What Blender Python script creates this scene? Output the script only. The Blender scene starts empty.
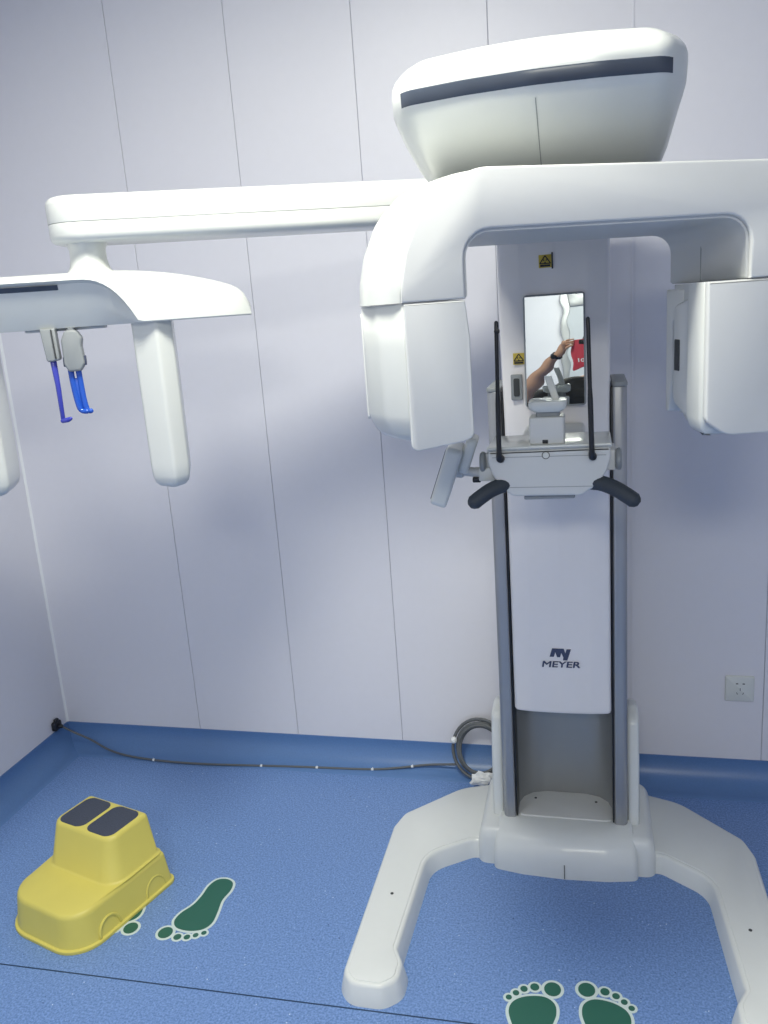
import bpy, bmesh, math, random
from mathutils import Vector, Matrix
random.seed(7)
pi = math.pi
S = bpy.context.scene
COL = S.collection

# ------------------------------------------------------------------ camera
cam_d = bpy.data.cameras.new('camera')
cam = bpy.data.objects.new('camera', cam_d)
COL.objects.link(cam)
S.camera = cam
cr = Vector((0.97007681, 0.23229344, -0.07064513))
cu = Vector((0.01127014, 0.24756812, 0.96880494))
cf = Vector((-0.24253651, 0.94061139, -0.23754211))
cam.matrix_world = Matrix(((cr.x, cu.x, -cf.x, 0), (cr.y, cu.y, -cf.y, 0), (cr.z, cu.z, -cf.z, 1.62), (0, 0, 0, 1)))
cam_d.sensor_fit = 'VERTICAL'
cam_d.sensor_height = 24.0
cam_d.lens = 832.226 / 1024 * 24.0
cam_d.clip_start = 0.02

# ------------------------------------------------------------------ world, view
w = bpy.data.worlds.new('world')
S.world = w
w.use_nodes = True
w.node_tree.nodes['Background'].inputs[0].default_value = (0.75, 0.85, 1.0, 1)
w.node_tree.nodes['Background'].inputs[1].default_value = 0.05
S.view_settings.view_transform = 'Standard'
S.view_settings.look = 'None'
S.view_settings.gamma = 1.0
S.view_settings.use_curve_mapping = False
S.view_settings.exposure = 0.0

# ceiling lamp by the machine, then an added unseen fill panel: position, size, power
LAMPS = [((-0.56, 1.14), (0.40, 0.40), 42), ((0.1, -1.75), (0.9, 0.9), 70)]
CEIL = 2.8
LIGHT_COL = (1.0, 0.985, 0.86)


# ------------------------------------------------------------------ materials
def mat(name, col, rough=0.5, metal=0.0, coat=0.0, noise=0.0, bump=0.0, scale=40, spec=0.5, trans=0.0):
    m = bpy.data.materials.new(name)
    m.use_nodes = True
    nt = m.node_tree
    b = nt.nodes['Principled BSDF']
    b.inputs['Base Color'].default_value = (*col, 1)
    b.inputs['Roughness'].default_value = rough
    b.inputs['Metallic'].default_value = metal
    b.inputs['Coat Weight'].default_value = coat
    b.inputs['Coat Roughness'].default_value = 0.12
    b.inputs['Specular IOR Level'].default_value = spec
    b.inputs['Transmission Weight'].default_value = trans
    tc = nt.nodes.new('ShaderNodeTexCoord')
    n = nt.nodes.new('ShaderNodeTexNoise')
    n.inputs['Scale'].default_value = scale
    n.inputs['Detail'].default_value = 4
    nt.links.new(tc.outputs['Object'], n.inputs['Vector'])
    mx = nt.nodes.new('ShaderNodeMix')
    mx.data_type = 'RGBA'
    k = max(noise, 0.015)
    mx.inputs[6].default_value = (*[c * (1 - k) for c in col], 1)
    mx.inputs[7].default_value = (*[min(1, c * (1 + k)) for c in col], 1)
    nt.links.new(n.outputs['Fac'], mx.inputs[0])
    nt.links.new(mx.outputs[2], b.inputs['Base Color'])
    if bump > 0:
        bp = nt.nodes.new('ShaderNodeBump')
        bp.inputs['Strength'].default_value = bump
        bp.inputs['Distance'].default_value = 0.002
        nt.links.new(n.outputs['Fac'], bp.inputs['Height'])
        nt.links.new(bp.outputs['Normal'], b.inputs['Normal'])
    return m


def floor_material():
    m = mat('blue_speckled_vinyl', (0.075, 0.175, 0.46), rough=0.38)
    nt = m.node_tree
    b = nt.nodes['Principled BSDF']
    tc = nt.nodes.new('ShaderNodeTexCoord')

    def noise(scale, detail, lo, hi):
        n = nt.nodes.new('ShaderNodeTexNoise')
        n.inputs['Scale'].default_value = scale
        n.inputs['Detail'].default_value = detail
        nt.links.new(tc.outputs['Object'], n.inputs['Vector'])
        r = nt.nodes.new('ShaderNodeValToRGB')
        r.color_ramp.elements[0].position = lo
        r.color_ramp.elements[1].position = hi
        nt.links.new(n.outputs['Fac'], r.inputs[0])
        return r.outputs[0]

    def mix(fac, a, bcol, link=None):
        x = nt.nodes.new('ShaderNodeMix')
        x.data_type = 'RGBA'
        nt.links.new(fac, x.inputs[0])
        if link is None:
            x.inputs[6].default_value = (*a, 1)
        else:
            nt.links.new(link, x.inputs[6])
        x.inputs[7].default_value = (*bcol, 1)
        return x.outputs[2]
    c = mix(noise(190, 4, 0.36, 0.64), FL_A, FL_B)
    c = mix(noise(170, 1, 0.72, 0.80), None, (0.45, 0.58, 0.78), c)
    c = mix(noise(130, 0.5, 0.795, 0.83), None, (0.6, 0.7, 0.85), c)
    c = mix(noise(120, 1, 0.735, 0.77), None, (0.03, 0.07, 0.2), c)
    # welded seam between two sheets of vinyl
    sp = nt.nodes.new('ShaderNodeSeparateXYZ')
    ge = nt.nodes.new('ShaderNodeNewGeometry')
    nt.links.new(ge.outputs['Position'], sp.inputs[0])
    d = nt.nodes.new('ShaderNodeMath'); d.operation = 'SUBTRACT'
    k = nt.nodes.new('ShaderNodeMath'); k.operation = 'MULTIPLY_ADD'
    k.inputs[1].default_value = 0.0135; k.inputs[2].default_value = 1.570
    nt.links.new(sp.outputs[0], k.inputs[0])
    nt.links.new(sp.outputs[1], d.inputs[0]); nt.links.new(k.outputs[0], d.inputs[1])
    ab = nt.nodes.new('ShaderNodeMath'); ab.operation = 'ABSOLUTE'
    nt.links.new(d.outputs[0], ab.inputs[0])
    lt = nt.nodes.new('ShaderNodeMath'); lt.operation = 'LESS_THAN'
    lt.inputs[1].default_value = 0.0022
    nt.links.new(ab.outputs[0], lt.inputs[0])
    c = mix(lt.outputs[0], None, (0.012, 0.04, 0.10), c)
    nt.links.new(c, b.inputs['Base Color'])
    return m


FL_A = (0.098, 0.195, 0.43)
FL_B = (0.205, 0.335, 0.65)
M = {}
M['wall'] = mat('lavender_wall_panel', (0.72, 0.72, 0.785), rough=0.45)
M['seam'] = mat('wall_panel_joint', (0.42, 0.44, 0.52), rough=0.6)
M['ceil'] = mat('white_ceiling', (0.8, 0.82, 0.84), rough=0.7)
M['floor'] = floor_material()
M['cove'] = mat('blue_vinyl_coving', (0.095, 0.195, 0.42), rough=0.35, noise=0.12, scale=200)
M['white'] = mat('glossy_white_plastic', (0.67, 0.69, 0.67), rough=0.3, coat=0.4)
M['panel'] = mat('white_carriage_lacquer', (0.81, 0.79, 0.80), rough=0.3, coat=0.3)
M['cream'] = mat('satin_white_plastic', (0.655, 0.665, 0.66), rough=0.4)
M['base'] = mat('white_painted_metal', (0.72, 0.745, 0.735), rough=0.35, coat=0.2)
M['grey'] = mat('grey_plastic', (0.27, 0.29, 0.305), rough=0.45)
M['silver'] = mat('silver_anodised_metal', (0.37, 0.38, 0.40), rough=0.35, metal=0.55)
M['steel'] = mat('dark_brushed_steel', (0.36, 0.37, 0.37), rough=0.4, metal=0.6)
M['black'] = mat('black_plastic', (0.012, 0.014, 0.02), rough=0.4)
M['rubber'] = mat('charcoal_foam_rubber', (0.035, 0.045, 0.06), rough=0.65, noise=0.2, scale=300)
M['dark'] = mat('smoked_slate_plastic', (0.055, 0.068, 0.095), rough=0.25)
M['gap'] = mat('dark_gap', (0.05, 0.055, 0.06), rough=0.8)
M['blue'] = mat('blue_clear_plastic', (0.015, 0.09, 0.50), rough=0.2, coat=0.3)
M['violet'] = mat('violet_blue_plastic', (0.05, 0.06, 0.42), rough=0.25, coat=0.3)
M['ink'] = mat('navy_printed_ink', (0.045, 0.06, 0.12), rough=0.5)
M['yellow'] = mat('yellow_moulded_plastic', (0.64, 0.56, 0.125), rough=0.42, noise=0.05, scale=12)
M['pad'] = mat('navy_rubber_tread', (0.045, 0.055, 0.085), rough=0.75, noise=0.25, bump=0.4, scale=250)
M['label'] = mat('yellow_warning_label', (0.55, 0.42, 0.06), rough=0.5)
M['green'] = mat('dark_green_sticker_print', (0.022, 0.12, 0.085), rough=0.4)
M['stick'] = mat('white_sticker_vinyl', (0.60, 0.70, 0.68), rough=0.4)
M['cable'] = mat('grey_cable_sheath', (0.10, 0.11, 0.12), rough=0.5)
M['tie'] = mat('white_nylon', (0.75, 0.78, 0.8), rough=0.4)
M['bag'] = mat('white_tissue', (0.78, 0.8, 0.82), rough=0.6)
M['mirror'] = mat('mirror_glass', (0.62, 0.66, 0.65), rough=0.01, metal=1.0)
M['skin'] = mat('skin', (0.55, 0.32, 0.22), rough=0.5, noise=0.06)
M['cloth'] = mat('black_cloth', (0.015, 0.016, 0.02), rough=0.85)
M['jean'] = mat('dark_trousers', (0.03, 0.035, 0.05), rough=0.85)
M['hair'] = mat('black_hair', (0.01, 0.008, 0.008), rough=0.5)
M['pink'] = mat('coral_red_phone_case', (0.55, 0.06, 0.09), rough=0.35)
M['door'] = mat('pale_grey_door', (0.5, 0.53, 0.58), rough=0.5)
em = bpy.data.materials.new('lamp_diffuser')
em.use_nodes = True
eb = em.node_tree.nodes['Principled BSDF']
eb.inputs['Base Color'].default_value = (0.9, 0.9, 0.9, 1)
eb.inputs['Emission Color'].default_value = (*LIGHT_COL, 1)
eb.inputs['Emission Strength'].default_value = 2
M['lamp'] = em


# ------------------------------------------------------------------ helpers
def tag(o, label=None, cat=None, group=None, kind=None):
    if label: o['label'] = label
    if cat: o['category'] = cat
    if group: o['group'] = group
    if kind: o['kind'] = kind
    return o


def thing(name, loc, label, cat, group=None):
    o = bpy.data.objects.new(name, None)
    COL.objects.link(o)
    o.empty_display_size = 0.05
    o.location = loc
    return tag(o, label, cat, group)


ORG = {}


def obj(name, bm, m, parent=None, sharp=35, label=None, smooth=True):
    """links the bmesh (built in world coordinates) as one mesh object, its origin at the middle of its bounds"""
    bmesh.ops.recalc_face_normals(bm, faces=bm.faces)
    lo = Vector([min(v.co[i] for v in bm.verts) for i in range(3)])
    hi = Vector([max(v.co[i] for v in bm.verts) for i in range(3)])
    c = (lo + hi) / 2
    if parent is None: c.z = lo.z
    bmesh.ops.translate(bm, verts=bm.verts, vec=-c)
    me = bpy.data.meshes.new(name)
    bm.to_mesh(me)
    bm.free()
    me.materials.append(M[m] if isinstance(m, str) else m)
    if smooth:
        me.shade_smooth()
        me.set_sharp_from_angle(angle=math.radians(sharp))
    o = bpy.data.objects.new(name, me)
    COL.objects.link(o)
    ORG[o.name] = c
    if parent is not None:
        o.parent = parent
        pc = ORG[parent.name] if parent.name in ORG else parent.location
        o.location = c - Vector(pc)
    else:
        o.location = c
    if label: o['label'] = label
    return o


def frame(loc, rot):
    return Matrix.Translation(Vector(loc)) @ Matrix.Rotation(rot, 4, 'Z')


def loft(bm, rings, cap=True, closed=True, T=None):
    vs = []
    for r in rings:
        vs.append([bm.verts.new((T @ Vector(p)) if T is not None else Vector(p)) for p in r])
    n = len(rings[0])
    for a, b in zip(vs, vs[1:]):
        for i in range(n if closed else n - 1):
            j = (i + 1) % n
            try: bm.faces.new((a[i], a[j], b[j], b[i]))
            except ValueError: pass
    if cap:
        bm.faces.new(vs[0][::-1])
        bm.faces.new(vs[-1])
    return vs


def area2(p):
    return sum(p[i][0] * p[(i + 1) % len(p)][1] - p[(i + 1) % len(p)][0] * p[i][1] for i in range(len(p)))


def offset(poly, d):
    """moves a closed 2d polygon inwards by d"""
    n = len(poly)
    sgn = 1 if area2(poly) > 0 else -1
    out = []
    for i in range(n):
        p0 = Vector(poly[i - 1]); p1 = Vector(poly[i]); p2 = Vector(poly[(i + 1) % n])
        e1 = (p1 - p0); e2 = (p2 - p1)
        if e1.length < 1e-9: e1 = e2
        if e2.length < 1e-9: e2 = e1
        e1.normalize(); e2.normalize()
        n1 = Vector((-e1.y, e1.x)); n2 = Vector((-e2.y, e2.x))
        nn = n1 + n2
        if nn.length < 1e-6: nn = n1.copy()
        nn.normalize()
        k = min(1 / max(nn.dot(n1), 0.35), 2.0)
        out.append(tuple(p1 + nn * d * sgn * k))
    return out


def rounded(pts, seg=6):
    """pts: (x, y, radius) corners -> polygon with rounded corners"""
    out = []
    n = len(pts)
    for i in range(n):
        p0 = Vector(pts[i - 1][:2]); p1 = Vector(pts[i][:2]); p2 = Vector(pts[(i + 1) % n][:2])
        r = pts[i][2] if len(pts[i]) > 2 else 0
        a = (p0 - p1); b = (p2 - p1)
        la, lb = a.length, b.length
        a.normalize(); b.normalize()
        ang = a.angle(b) if r > 0 else pi
        if r <= 0 or ang > pi - 0.02:
            out.append(tuple(p1)); continue
        t = min(r / math.tan(ang / 2), la * 0.49, lb * 0.49)
        r = t * math.tan(ang / 2)
        c = p1 + (a + b).normalized() * (r / math.sin(ang / 2))
        s = p1 + a * t - c; e = p1 + b * t - c
        a0 = math.atan2(s.y, s.x); a1 = math.atan2(e.y, e.x)
        dlt = (a1 - a0 + pi) % (2 * pi) - pi
        for k in range(seg + 1):
            q = a0 + dlt * k / seg
            out.append((c.x + r * math.cos(q), c.y + r * math.sin(q)))
    return out


def rect(x0, x1, y0, y1, r, seg=6):
    return rounded([(x0, y0, r), (x1, y0, r), (x1, y1, r), (x0, y1, r)], seg)


def prism(bm, poly, a, b, bev=0.0, axis='z', T=None, seg=3, bev2=None):
    """extrudes polygon from a to b along the axis with rounded rims"""
    if bev2 is None: bev2 = bev
    rings = []

    def put(pl, h):
        if axis == 'z': return [(x, y, h) for x, y in pl]
        if axis == 'y': return [(x, h, y) for x, y in pl]
        return [(h, x, y) for x, y in pl]
    s = 1 if b > a else -1
    if bev > 0:
        for k in range(seg + 1):
            q = k / seg * pi / 2
            rings.append(put(offset(poly, bev * (1 - math.sin(q))), a + s * bev * (1 - math.cos(q))))
    else:
        rings.append(put(poly, a))
    if bev2 > 0:
        for k in range(seg + 1):
            q = pi / 2 - k / seg * pi / 2
            rings.append(put(offset(poly, bev2 * (1 - math.sin(q))), b - s * bev2 * (1 - math.cos(q))))
    else:
        rings.append(put(poly, b))
    return loft(bm, rings, T=T)


def box(bm, x0, x1, y0, y1, z0, z1, r=0.004, T=None, seg=3):
    r = min(r, (x1 - x0) * 0.45, (y1 - y0) * 0.45, (z1 - z0) * 0.45)
    prism(bm, rect(x0, x1, y0, y1, r, seg), z0, z1, r, 'z', T, seg)


def catmull(pts, n=8, closed=False):
    P = [Vector(p) for p in pts]
    out = []
    m = len(P)
    for i in range(m if closed else m - 1):
        if closed: p0, p1, p2, p3 = P[i - 1], P[i], P[(i + 1) % m], P[(i + 2) % m]
        else: p0, p1, p2, p3 = P[max(i - 1, 0)], P[i], P[i + 1], P[min(i + 2, m - 1)]
        for k in range(n):
            t = k / n
            out.append(0.5 * ((2 * p1) + (p2 - p0) * t + (2 * p0 - 5 * p1 + 4 * p2 - p3) * t * t + (3 * p1 - p0 - 3 * p2 + p3) * t ** 3))
    if not closed: out.append(P[-1])
    return out


def tube(bm, pts, r, n=12, T=None, caps=True, closed=False):
    """round tube along points; r a number or a list"""
    P = [Vector(p) for p in pts]
    R = r if isinstance(r, (list, tuple)) else [r] * len(P)
    up = Vector((0, 0, 1))
    rings = []
    prev = None
    for i, p in enumerate(P):
        if closed: t = (P[(i + 1) % len(P)] - P[i - 1]).normalized()
        else: t = (P[min(i + 1, len(P) - 1)] - P[max(i - 1, 0)]).normalized()
        if prev is None:
            s = t.cross(up)
            if s.length < 1e-3: s = t.cross(Vector((0, 1, 0)))
            s.normalize()
        else:
            s = (prev - t * prev.dot(t)).normalized()
        prev = s
        q = t.cross(s).normalized()
        rings.append([tuple(p + (s * math.cos(2 * pi * k / n) + q * math.sin(2 * pi * k / n)) * R[i]) for k in range(n)])
    if closed:
        rings.append(rings[0])
        loft(bm, rings, cap=False, T=T)
    else:
        if caps:
            e = 0.35
            a, b = P[0], P[-1]
            ta = (P[1] - P[0]).normalized(); tb = (P[-1] - P[-2]).normalized()
            first = [tuple(a - ta * R[0] * 0.5 + (Vector(v) - a) * 0.7) for v in rings[0]]
            last = [tuple(b + tb * R[-1] * 0.5 + (Vector(v) - b) * 0.7) for v in rings[-1]]
            first2 = [tuple(a - ta * R[0] * 0.75 + (Vector(v) - a) * e) for v in rings[0]]
            last2 = [tuple(b + tb * R[-1] * 0.75 + (Vector(v) - b) * e) for v in rings[-1]]
            rings = [first2, first] + rings + [last, last2]
        loft(bm, rings, cap=True, T=T)


def lathe(bm, prof, c=(0, 0, 0), axis='z', n=28, T=None):
    rings = []
    for r, h in prof:
        ring = []
        for k in range(n):
            a = 2 * pi * k / n
            x, y = r * math.cos(a), r * math.sin(a)
            if axis == 'z': v = (c[0] + x, c[1] + y, c[2] + h)
            elif axis == 'y': v = (c[0] + x, c[1] + h, c[2] + y)
            else: v = (c[0] + h, c[1] + x, c[2] + y)
            ring.append(v)
        rings.append(ring)
    loft(bm, rings, T=T)


def new(): return bmesh.new()


def struct(name, bm, m, smooth=False):
    o = obj(name, bm, m, smooth=smooth)
    o['kind'] = 'structure'
    return o


def plainbox(bm, x0, x1, y0, y1, z0, z1):
    loft(bm, [[(x0, y0, z0), (x1, y0, z0), (x1, y1, z0), (x0, y1, z0)], [(x0, y0, z1), (x1, y0, z1), (x1, y1, z1), (x0, y1, z1)]])


# ------------------------------------------------------------------ room
XL, XR, YF, YB = -2.06, 2.7, -3.0, 2.65
bm = new(); plainbox(bm, XL - .1, XR + .1, YF - .1, YB + .1, -0.1, 0)
flo = struct('floor', bm, 'floor')
bm = new(); plainbox(bm, XL - .1, XR + .1, YF - .1, YB + .1, CEIL, CEIL + .1)
struct('ceiling', bm, 'ceil')


def panel_wall(name, seams, lo, hi, place):
    """wall of flat panels with fine joints between them"""
    bm = new()
    cuts = [lo] + seams + [hi]
    g = 0.0009
    for a, b in zip(cuts, cuts[1:]):
        pts = rect(a + g, b - g, 0.0, CEIL, 0.0005, 1)
        vs = prism(bm, pts, 0.0, 0.012, 0.001, 'y', seg=1)
    bmesh.ops.transform(bm, matrix=place, verts=bm.verts)
    o = struct(name, bm, 'wall')
    b2 = new()
    plainbox(b2, lo, hi, 0.004, 0.1, 0.0, CEIL)
    bmesh.ops.transform(b2, matrix=place, verts=b2.verts)
    q = obj('panel_joint', b2, 'seam', o, smooth=False)
    return o


W = 0.40068
panel_wall('wall_back', [-1.4763 + W * k for k in range(0, 10)], XL, XR, Matrix.Translation((0, YB, 0)))
panel_wall('wall_left', [XL * 0 + YF + 0.35 + 0.6 * k for k in range(0, 7)], YF, YB,
           Matrix(((0, -1, 0, XL), (1, 0, 0, 0), (0, 0, 1, 0), (0, 0, 0, 1))))
bm = new(); plainbox(bm, XR, XR + .1, YF, YB, 0, CEIL); struct('wall_right', bm, 'wall')
panel_wall('wall_front', [XL + W * k for k in range(1, 11)], XL, XR, Matrix(((1, 0, 0, 0), (0, -1, 0, YF), (0, 0, 1, 0), (0, 0, 0, 1))))
# door in the front wall, behind the photographer
bm = new()
plainbox(bm, -0.08, 0.82, YF, YF + 0.03, 0.0, 2.1)
dr = struct('door_1', bm, 'door')
bm = new()
for a in ((-0.14, -0.08, 0, 2.16), (0.82, 0.88, 0, 2.16), (-0.08, 0.82, 2.1, 2.16)):
    box(bm, a[0], a[1], YF, YF + 0.05, a[2], a[3], 0.005)
obj('door_frame', bm, 'silver', dr)
bm = new(); tube(bm, [(0.0, YF + .03, 1.0), (0.0, YF + .08, 1.0), (0.12, YF + .08, 1.0)], 0.009)
obj('door_handle', bm, 'silver', dr)

# coved skirting: the floor vinyl turned up the wall
H = 0.097


def cove_profile():
    r = 0.085
    pts = [(0.0, H), (-0.004, H), (-0.004, r + 0.004)]
    for k in range(1, 10):
        a = k / 9 * pi / 2
        pts.append((-0.004 - r * (1 - math.cos(a)), 0.001 + r + 0.003 - r * math.sin(a)))
    pts.append((-0.095, 0.0)); pts.append((0.0, 0.0))
    return pts


pr = cove_profile()
bm = new()
loft(bm, [[(x, YB + a, z) for a, z in pr] for x in (XL, XR)])
struct('baseboard_back', bm, 'cove', smooth=True)
bm = new()
loft(bm, [[(XL - a, y, z) for a, z in pr] for y in (YF, YB)])
struct('baseboard_left', bm, 'cove', smooth=True)
bm = new()
loft(bm, [[(XR + a, y, z) for a, z in pr] for y in (YF, YB)])
struct('baseboard_right', bm, 'cove', smooth=True)

# slim aluminium cover strip on the back wall behind the machine
bm = new()
box(bm, 0.120, 0.128, YB - 0.0025, YB, H, CEIL, 0.0008)
struct('trim_1', bm, 'wall')

bm = new()
prism(bm, [(XL, YB), (XL, YB - .007), (XL + .003, YB - .003), (XL + .007, YB)], H, CEIL, 0)
struct('trim_2', bm, 'ceil')

# ceiling lamp, and the fill panel added behind the camera to soften shadows
for i, ((lx, ly), (sx, sy), pw) in enumerate(LAMPS):
    root = thing('ceiling_lamp', (lx, ly, CEIL - 0.02), ['square flat white ceiling lamp panel nearest the x-ray machine', 'added square white fill light panel on the ceiling behind the camera'][i], 'lamp', 'flush ceiling lamp panels')
    bm = new()
    prism(bm, rect(lx - sx / 2 - .02, lx + sx / 2 + .02, ly - sy / 2 - .02, ly + sy / 2 + .02, 0.01), CEIL - 0.02, CEIL, 0.003)
    obj('frame', bm, 'base', root)
    bm = new(); plainbox(bm, lx - sx / 2, lx + sx / 2, ly - sy / 2, ly + sy / 2, CEIL - 0.022, CEIL - 0.0205)
    obj('diffuser', bm, 'lamp', root, smooth=False)
    ld = bpy.data.lights.new('lamp_light', 'AREA')
    ld.shape = 'RECTANGLE'; ld.size = sx; ld.size_y = sy
    ld.energy = pw; ld.color = LIGHT_COL
    lo = bpy.data.objects.new('lamp_light', ld)
    COL.objects.link(lo); lo.parent = root
    lo.location = (0, 0, -0.006)

# ================================================================== the x-ray machine
MX = -0.088      # the machine's centre line
mach = thing('dental_x_ray_machine', (MX, 2.3, 0),
             'tall white dental x-ray machine with U-shaped arm standing on a splayed white floor base',
             'x-ray machine')

# ---- base legs
LEG = [(-0.603, 1.615, .045), (-0.609, 2.205, .03), (-0.590, 2.275, .05), (-0.43, 2.44, .14), (-0.33, 2.475, .03), (MX, 2.475, 0), (MX, 2.17, 0),
       (-0.36, 2.172, .05), (-0.482, 2.085, .10), (-0.4895, 1.71, .02), (-0.466, 1.665, .04), (-0.466, 1.612, .035), (-0.50, 1.582, .04), (-0.575, 1.582, .04)]


def leg(mirror, name='base_leg'):
    pts = [(2 * MX - x + (.014 if y < 1.72 else 0), y, r) for x, y, r in LEG] if mirror else LEG
    poly = rounded(pts, 7)
    bm = new()
    rings = []
    for d, z in ((-0.012, 0.0), (-0.011, 0.006), (-0.002, 0.046), (0.0, 0.050), (0.003, 0.0535), (0.007, 0.0545)):
        rings.append([(x, y, z) for x, y in offset(poly, d)])
    loft(bm, rings)
    o = obj(name, bm, 'base', mach, sharp=50)
    bm = new()
    prism(bm, offset(poly, 0.010), 0.050, 0.0568, 0.002, seg=2)
    c = obj('top_cover', bm, 'base', o, sharp=50)
    bm = new()
    x = -0.546 if not mirror else 2 * MX + 0.546
    lathe(bm, [(0.0001, 0), (0.0045, 0), (0.0045, 0.0012), (0.0001, 0.0015)], (x, 1.9, 0.0567), n=12)
    obj('screw_cap', bm, 'gap', o)


leg(False); leg(True)

# ---- base housing
HW = 0.254
bm = new()
hs = rounded([(MX - HW, 2.140, .03), (MX + HW, 2.140, .03), (MX + HW, 2.47, .05), (MX - HW, 2.47, .05)], 5)
loft(bm, [[(x, y, z) for x, y in offset(hs, d)] for d, z in ((.0, 0), (0, .004), (0.001, .05), (.004, .078), (.008, .094), (.013, .103), (.020, .109), (.028, .111))])
bh = obj('base_housing', bm, 'base', mach, sharp=50)
# bulged middle cover over the front of the housing
bm = new()
HC = 0.198


def midcover(z, yfront, ins=0.0):
    return [(x, y, z) for x, y in rounded([(MX - HC + ins, yfront + 0.022, .02), (MX - HC * .6, yfront + 0.006, .1), (MX, yfront, .2), (MX + HC * .6, yfront + 0.006, .1),
                                           (MX + HC - ins, yfront + 0.022, .02), (MX + HC - ins, 2.33, .008), (MX - HC + ins, 2.33, .008)], 5)]


loft(bm, [midcover(0.0, 2.098, -.006), midcover(0.03, 2.096, -.006), midcover(0.062, 2.099, -.004), midcover(0.084, 2.109, -.001), midcover(0.100, 2.122, .002), midcover(0.112, 2.142, .006),
          midcover(0.119, 2.168, .009), midcover(0.122, 2.192, .013)])
mc = obj('front_cover', bm, 'base', bh, sharp=50)
bm = new(); box(bm, MX - 0.001, MX + 0.001, 2.0945, 2.0975, 0.004, 0.048, 0.0004); obj('cover_seam', bm, 'gap', mc)
# upright cheeks beside the rails
for s in (-1, 1):
    bm = new()
    x0, x1 = sorted((MX + s * 0.178, MX + s * 0.212))
    side = rounded([(2.22, 0.10, 0), (2.235, 0.30, .2), (2.262, 0.425, .03), (2.33, 0.44, .03), (2.45, 0.40, .03), (2.47, 0.10, 0)], 5)
    prism(bm, side, x0, x1, 0.012, 'x')
    obj('base_cheek', bm, 'base', mach, sharp=50)
bm = new()
prism(bm, rect(MX - .140, MX + .140, 2.21, 2.345, .025), 0.116, 0.126, 0.003)
tp = obj('base_tray', bm, 'cream', mach)
for s in (-1, 1):
    bm = new(); lathe(bm, [(0.0001, 0), (0.004, 0), (0.004, 0.001), (0.0001, 0.0014)], (MX + s * .09, 2.30, 0.126), n=12)
    obj('screw', bm, 'gap', tp)

# ---- twin column rails, channel plate
for s in (-1, 1):
    bm = new()
    x0, x1 = sorted((MX + s * 0.142, MX + s * 0.178))
    prism(bm, rounded([(x0, 2.20, .016 if s < 0 else .006), (x1, 2.20, .006 if s < 0 else .016), (x1, 2.42, .01), (x0, 2.42, .01)], 5), 0.112, 1.385, 0.002)
    o = obj('column_rail', bm, 'silver', mach)
    bm = new()
    prism(bm, rounded([(x0 - .001, 2.198, .012), (x1 + .001, 2.198, .012), (x1 + .001, 2.42, .01), (x0 - .001, 2.42, .01)], 5), 1.385, 1.397, 0.003)
    obj('rail_cap', bm, 'grey', o)
    bm = new(); box(bm, MX + s * 0.1385 - .0018, MX + s * 0.1385 + .0018, 2.205, 2.30, 0.124, 1.385, 0.0008)
    obj('rail_gasket', bm, 'black', o)
bm = new()
# concave channel seen below the carriage
ch = [(-0.14, 2.225), (-0.137, 2.27), (-0.125, 2.305), (-0.10, 2.33), (-0.06, 2.342), (0, 2.346), (0.06, 2.342), (0.10, 2.33), (0.125, 2.305), (0.137, 2.27), (0.14, 2.225),
      (0.142, 2.225), (0.142, 2.40), (-0.142, 2.40), (-0.142, 2.225)]
loft(bm, [[(MX + x, y, z) for x, y in ch] for z in (0.115, 1.38)])
obj('channel_plate', bm, 'steel', mach)

# ---- carriage: long white panel that slides in the rails
bm = new()
CW = 0.1345


def carr(z, ins=0.0, y0=2.186, hw=CW):
    return [(x, y, z) for x, y in rounded([(MX - hw + ins, y0 + .012 + ins * .5, .012), (MX - hw * .6, y0 + .003 + ins, .05), (MX, y0 + ins, .1), (MX + hw * .6, y0 + .003 + ins, .05),
                                           (MX + hw - ins, y0 + .012 + ins * .5, .012), (MX + hw - ins, 2.215 + .05, .004), (MX - hw + ins, 2.215 + .05, .004)], 4)]


loft(bm, [carr(0.472, .008), carr(0.475, .002), carr(0.482, 0), carr(1.30), carr(1.45, 0, 2.186, .137), carr(1.90, 0, 2.186, .139)])
cg = obj('carriage', bm, 'panel', mach, sharp=50)
bm = new()
box(bm, MX - .128, MX + .128, 2.255, 2.42, 1.0, 1.93, 0.01)
obj('carriage_back', bm, 'cream', mach)

# ---- logo and lettering on the carriage
YC = 2.1855
lg = [(310, 72), (425, 72), (440, 118), (452, 78), (495, 78), (458, 185), (415, 185), (420, 158), (400, 112), (388, 155), (358, 155), (342, 108), (326, 153), (285, 153)]
bm = new()
px = 0.00242 / 9.6 * 1.1
loft(bm, [[(MX - .002 + (x - 390) * px, y, 0.659 - (z - 115) * px * 1.1) for x, z in lg] for y in (YC - .0006, YC + .004)])
obj('logo_mark', bm, 'ink', cg, smooth=False)


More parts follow.
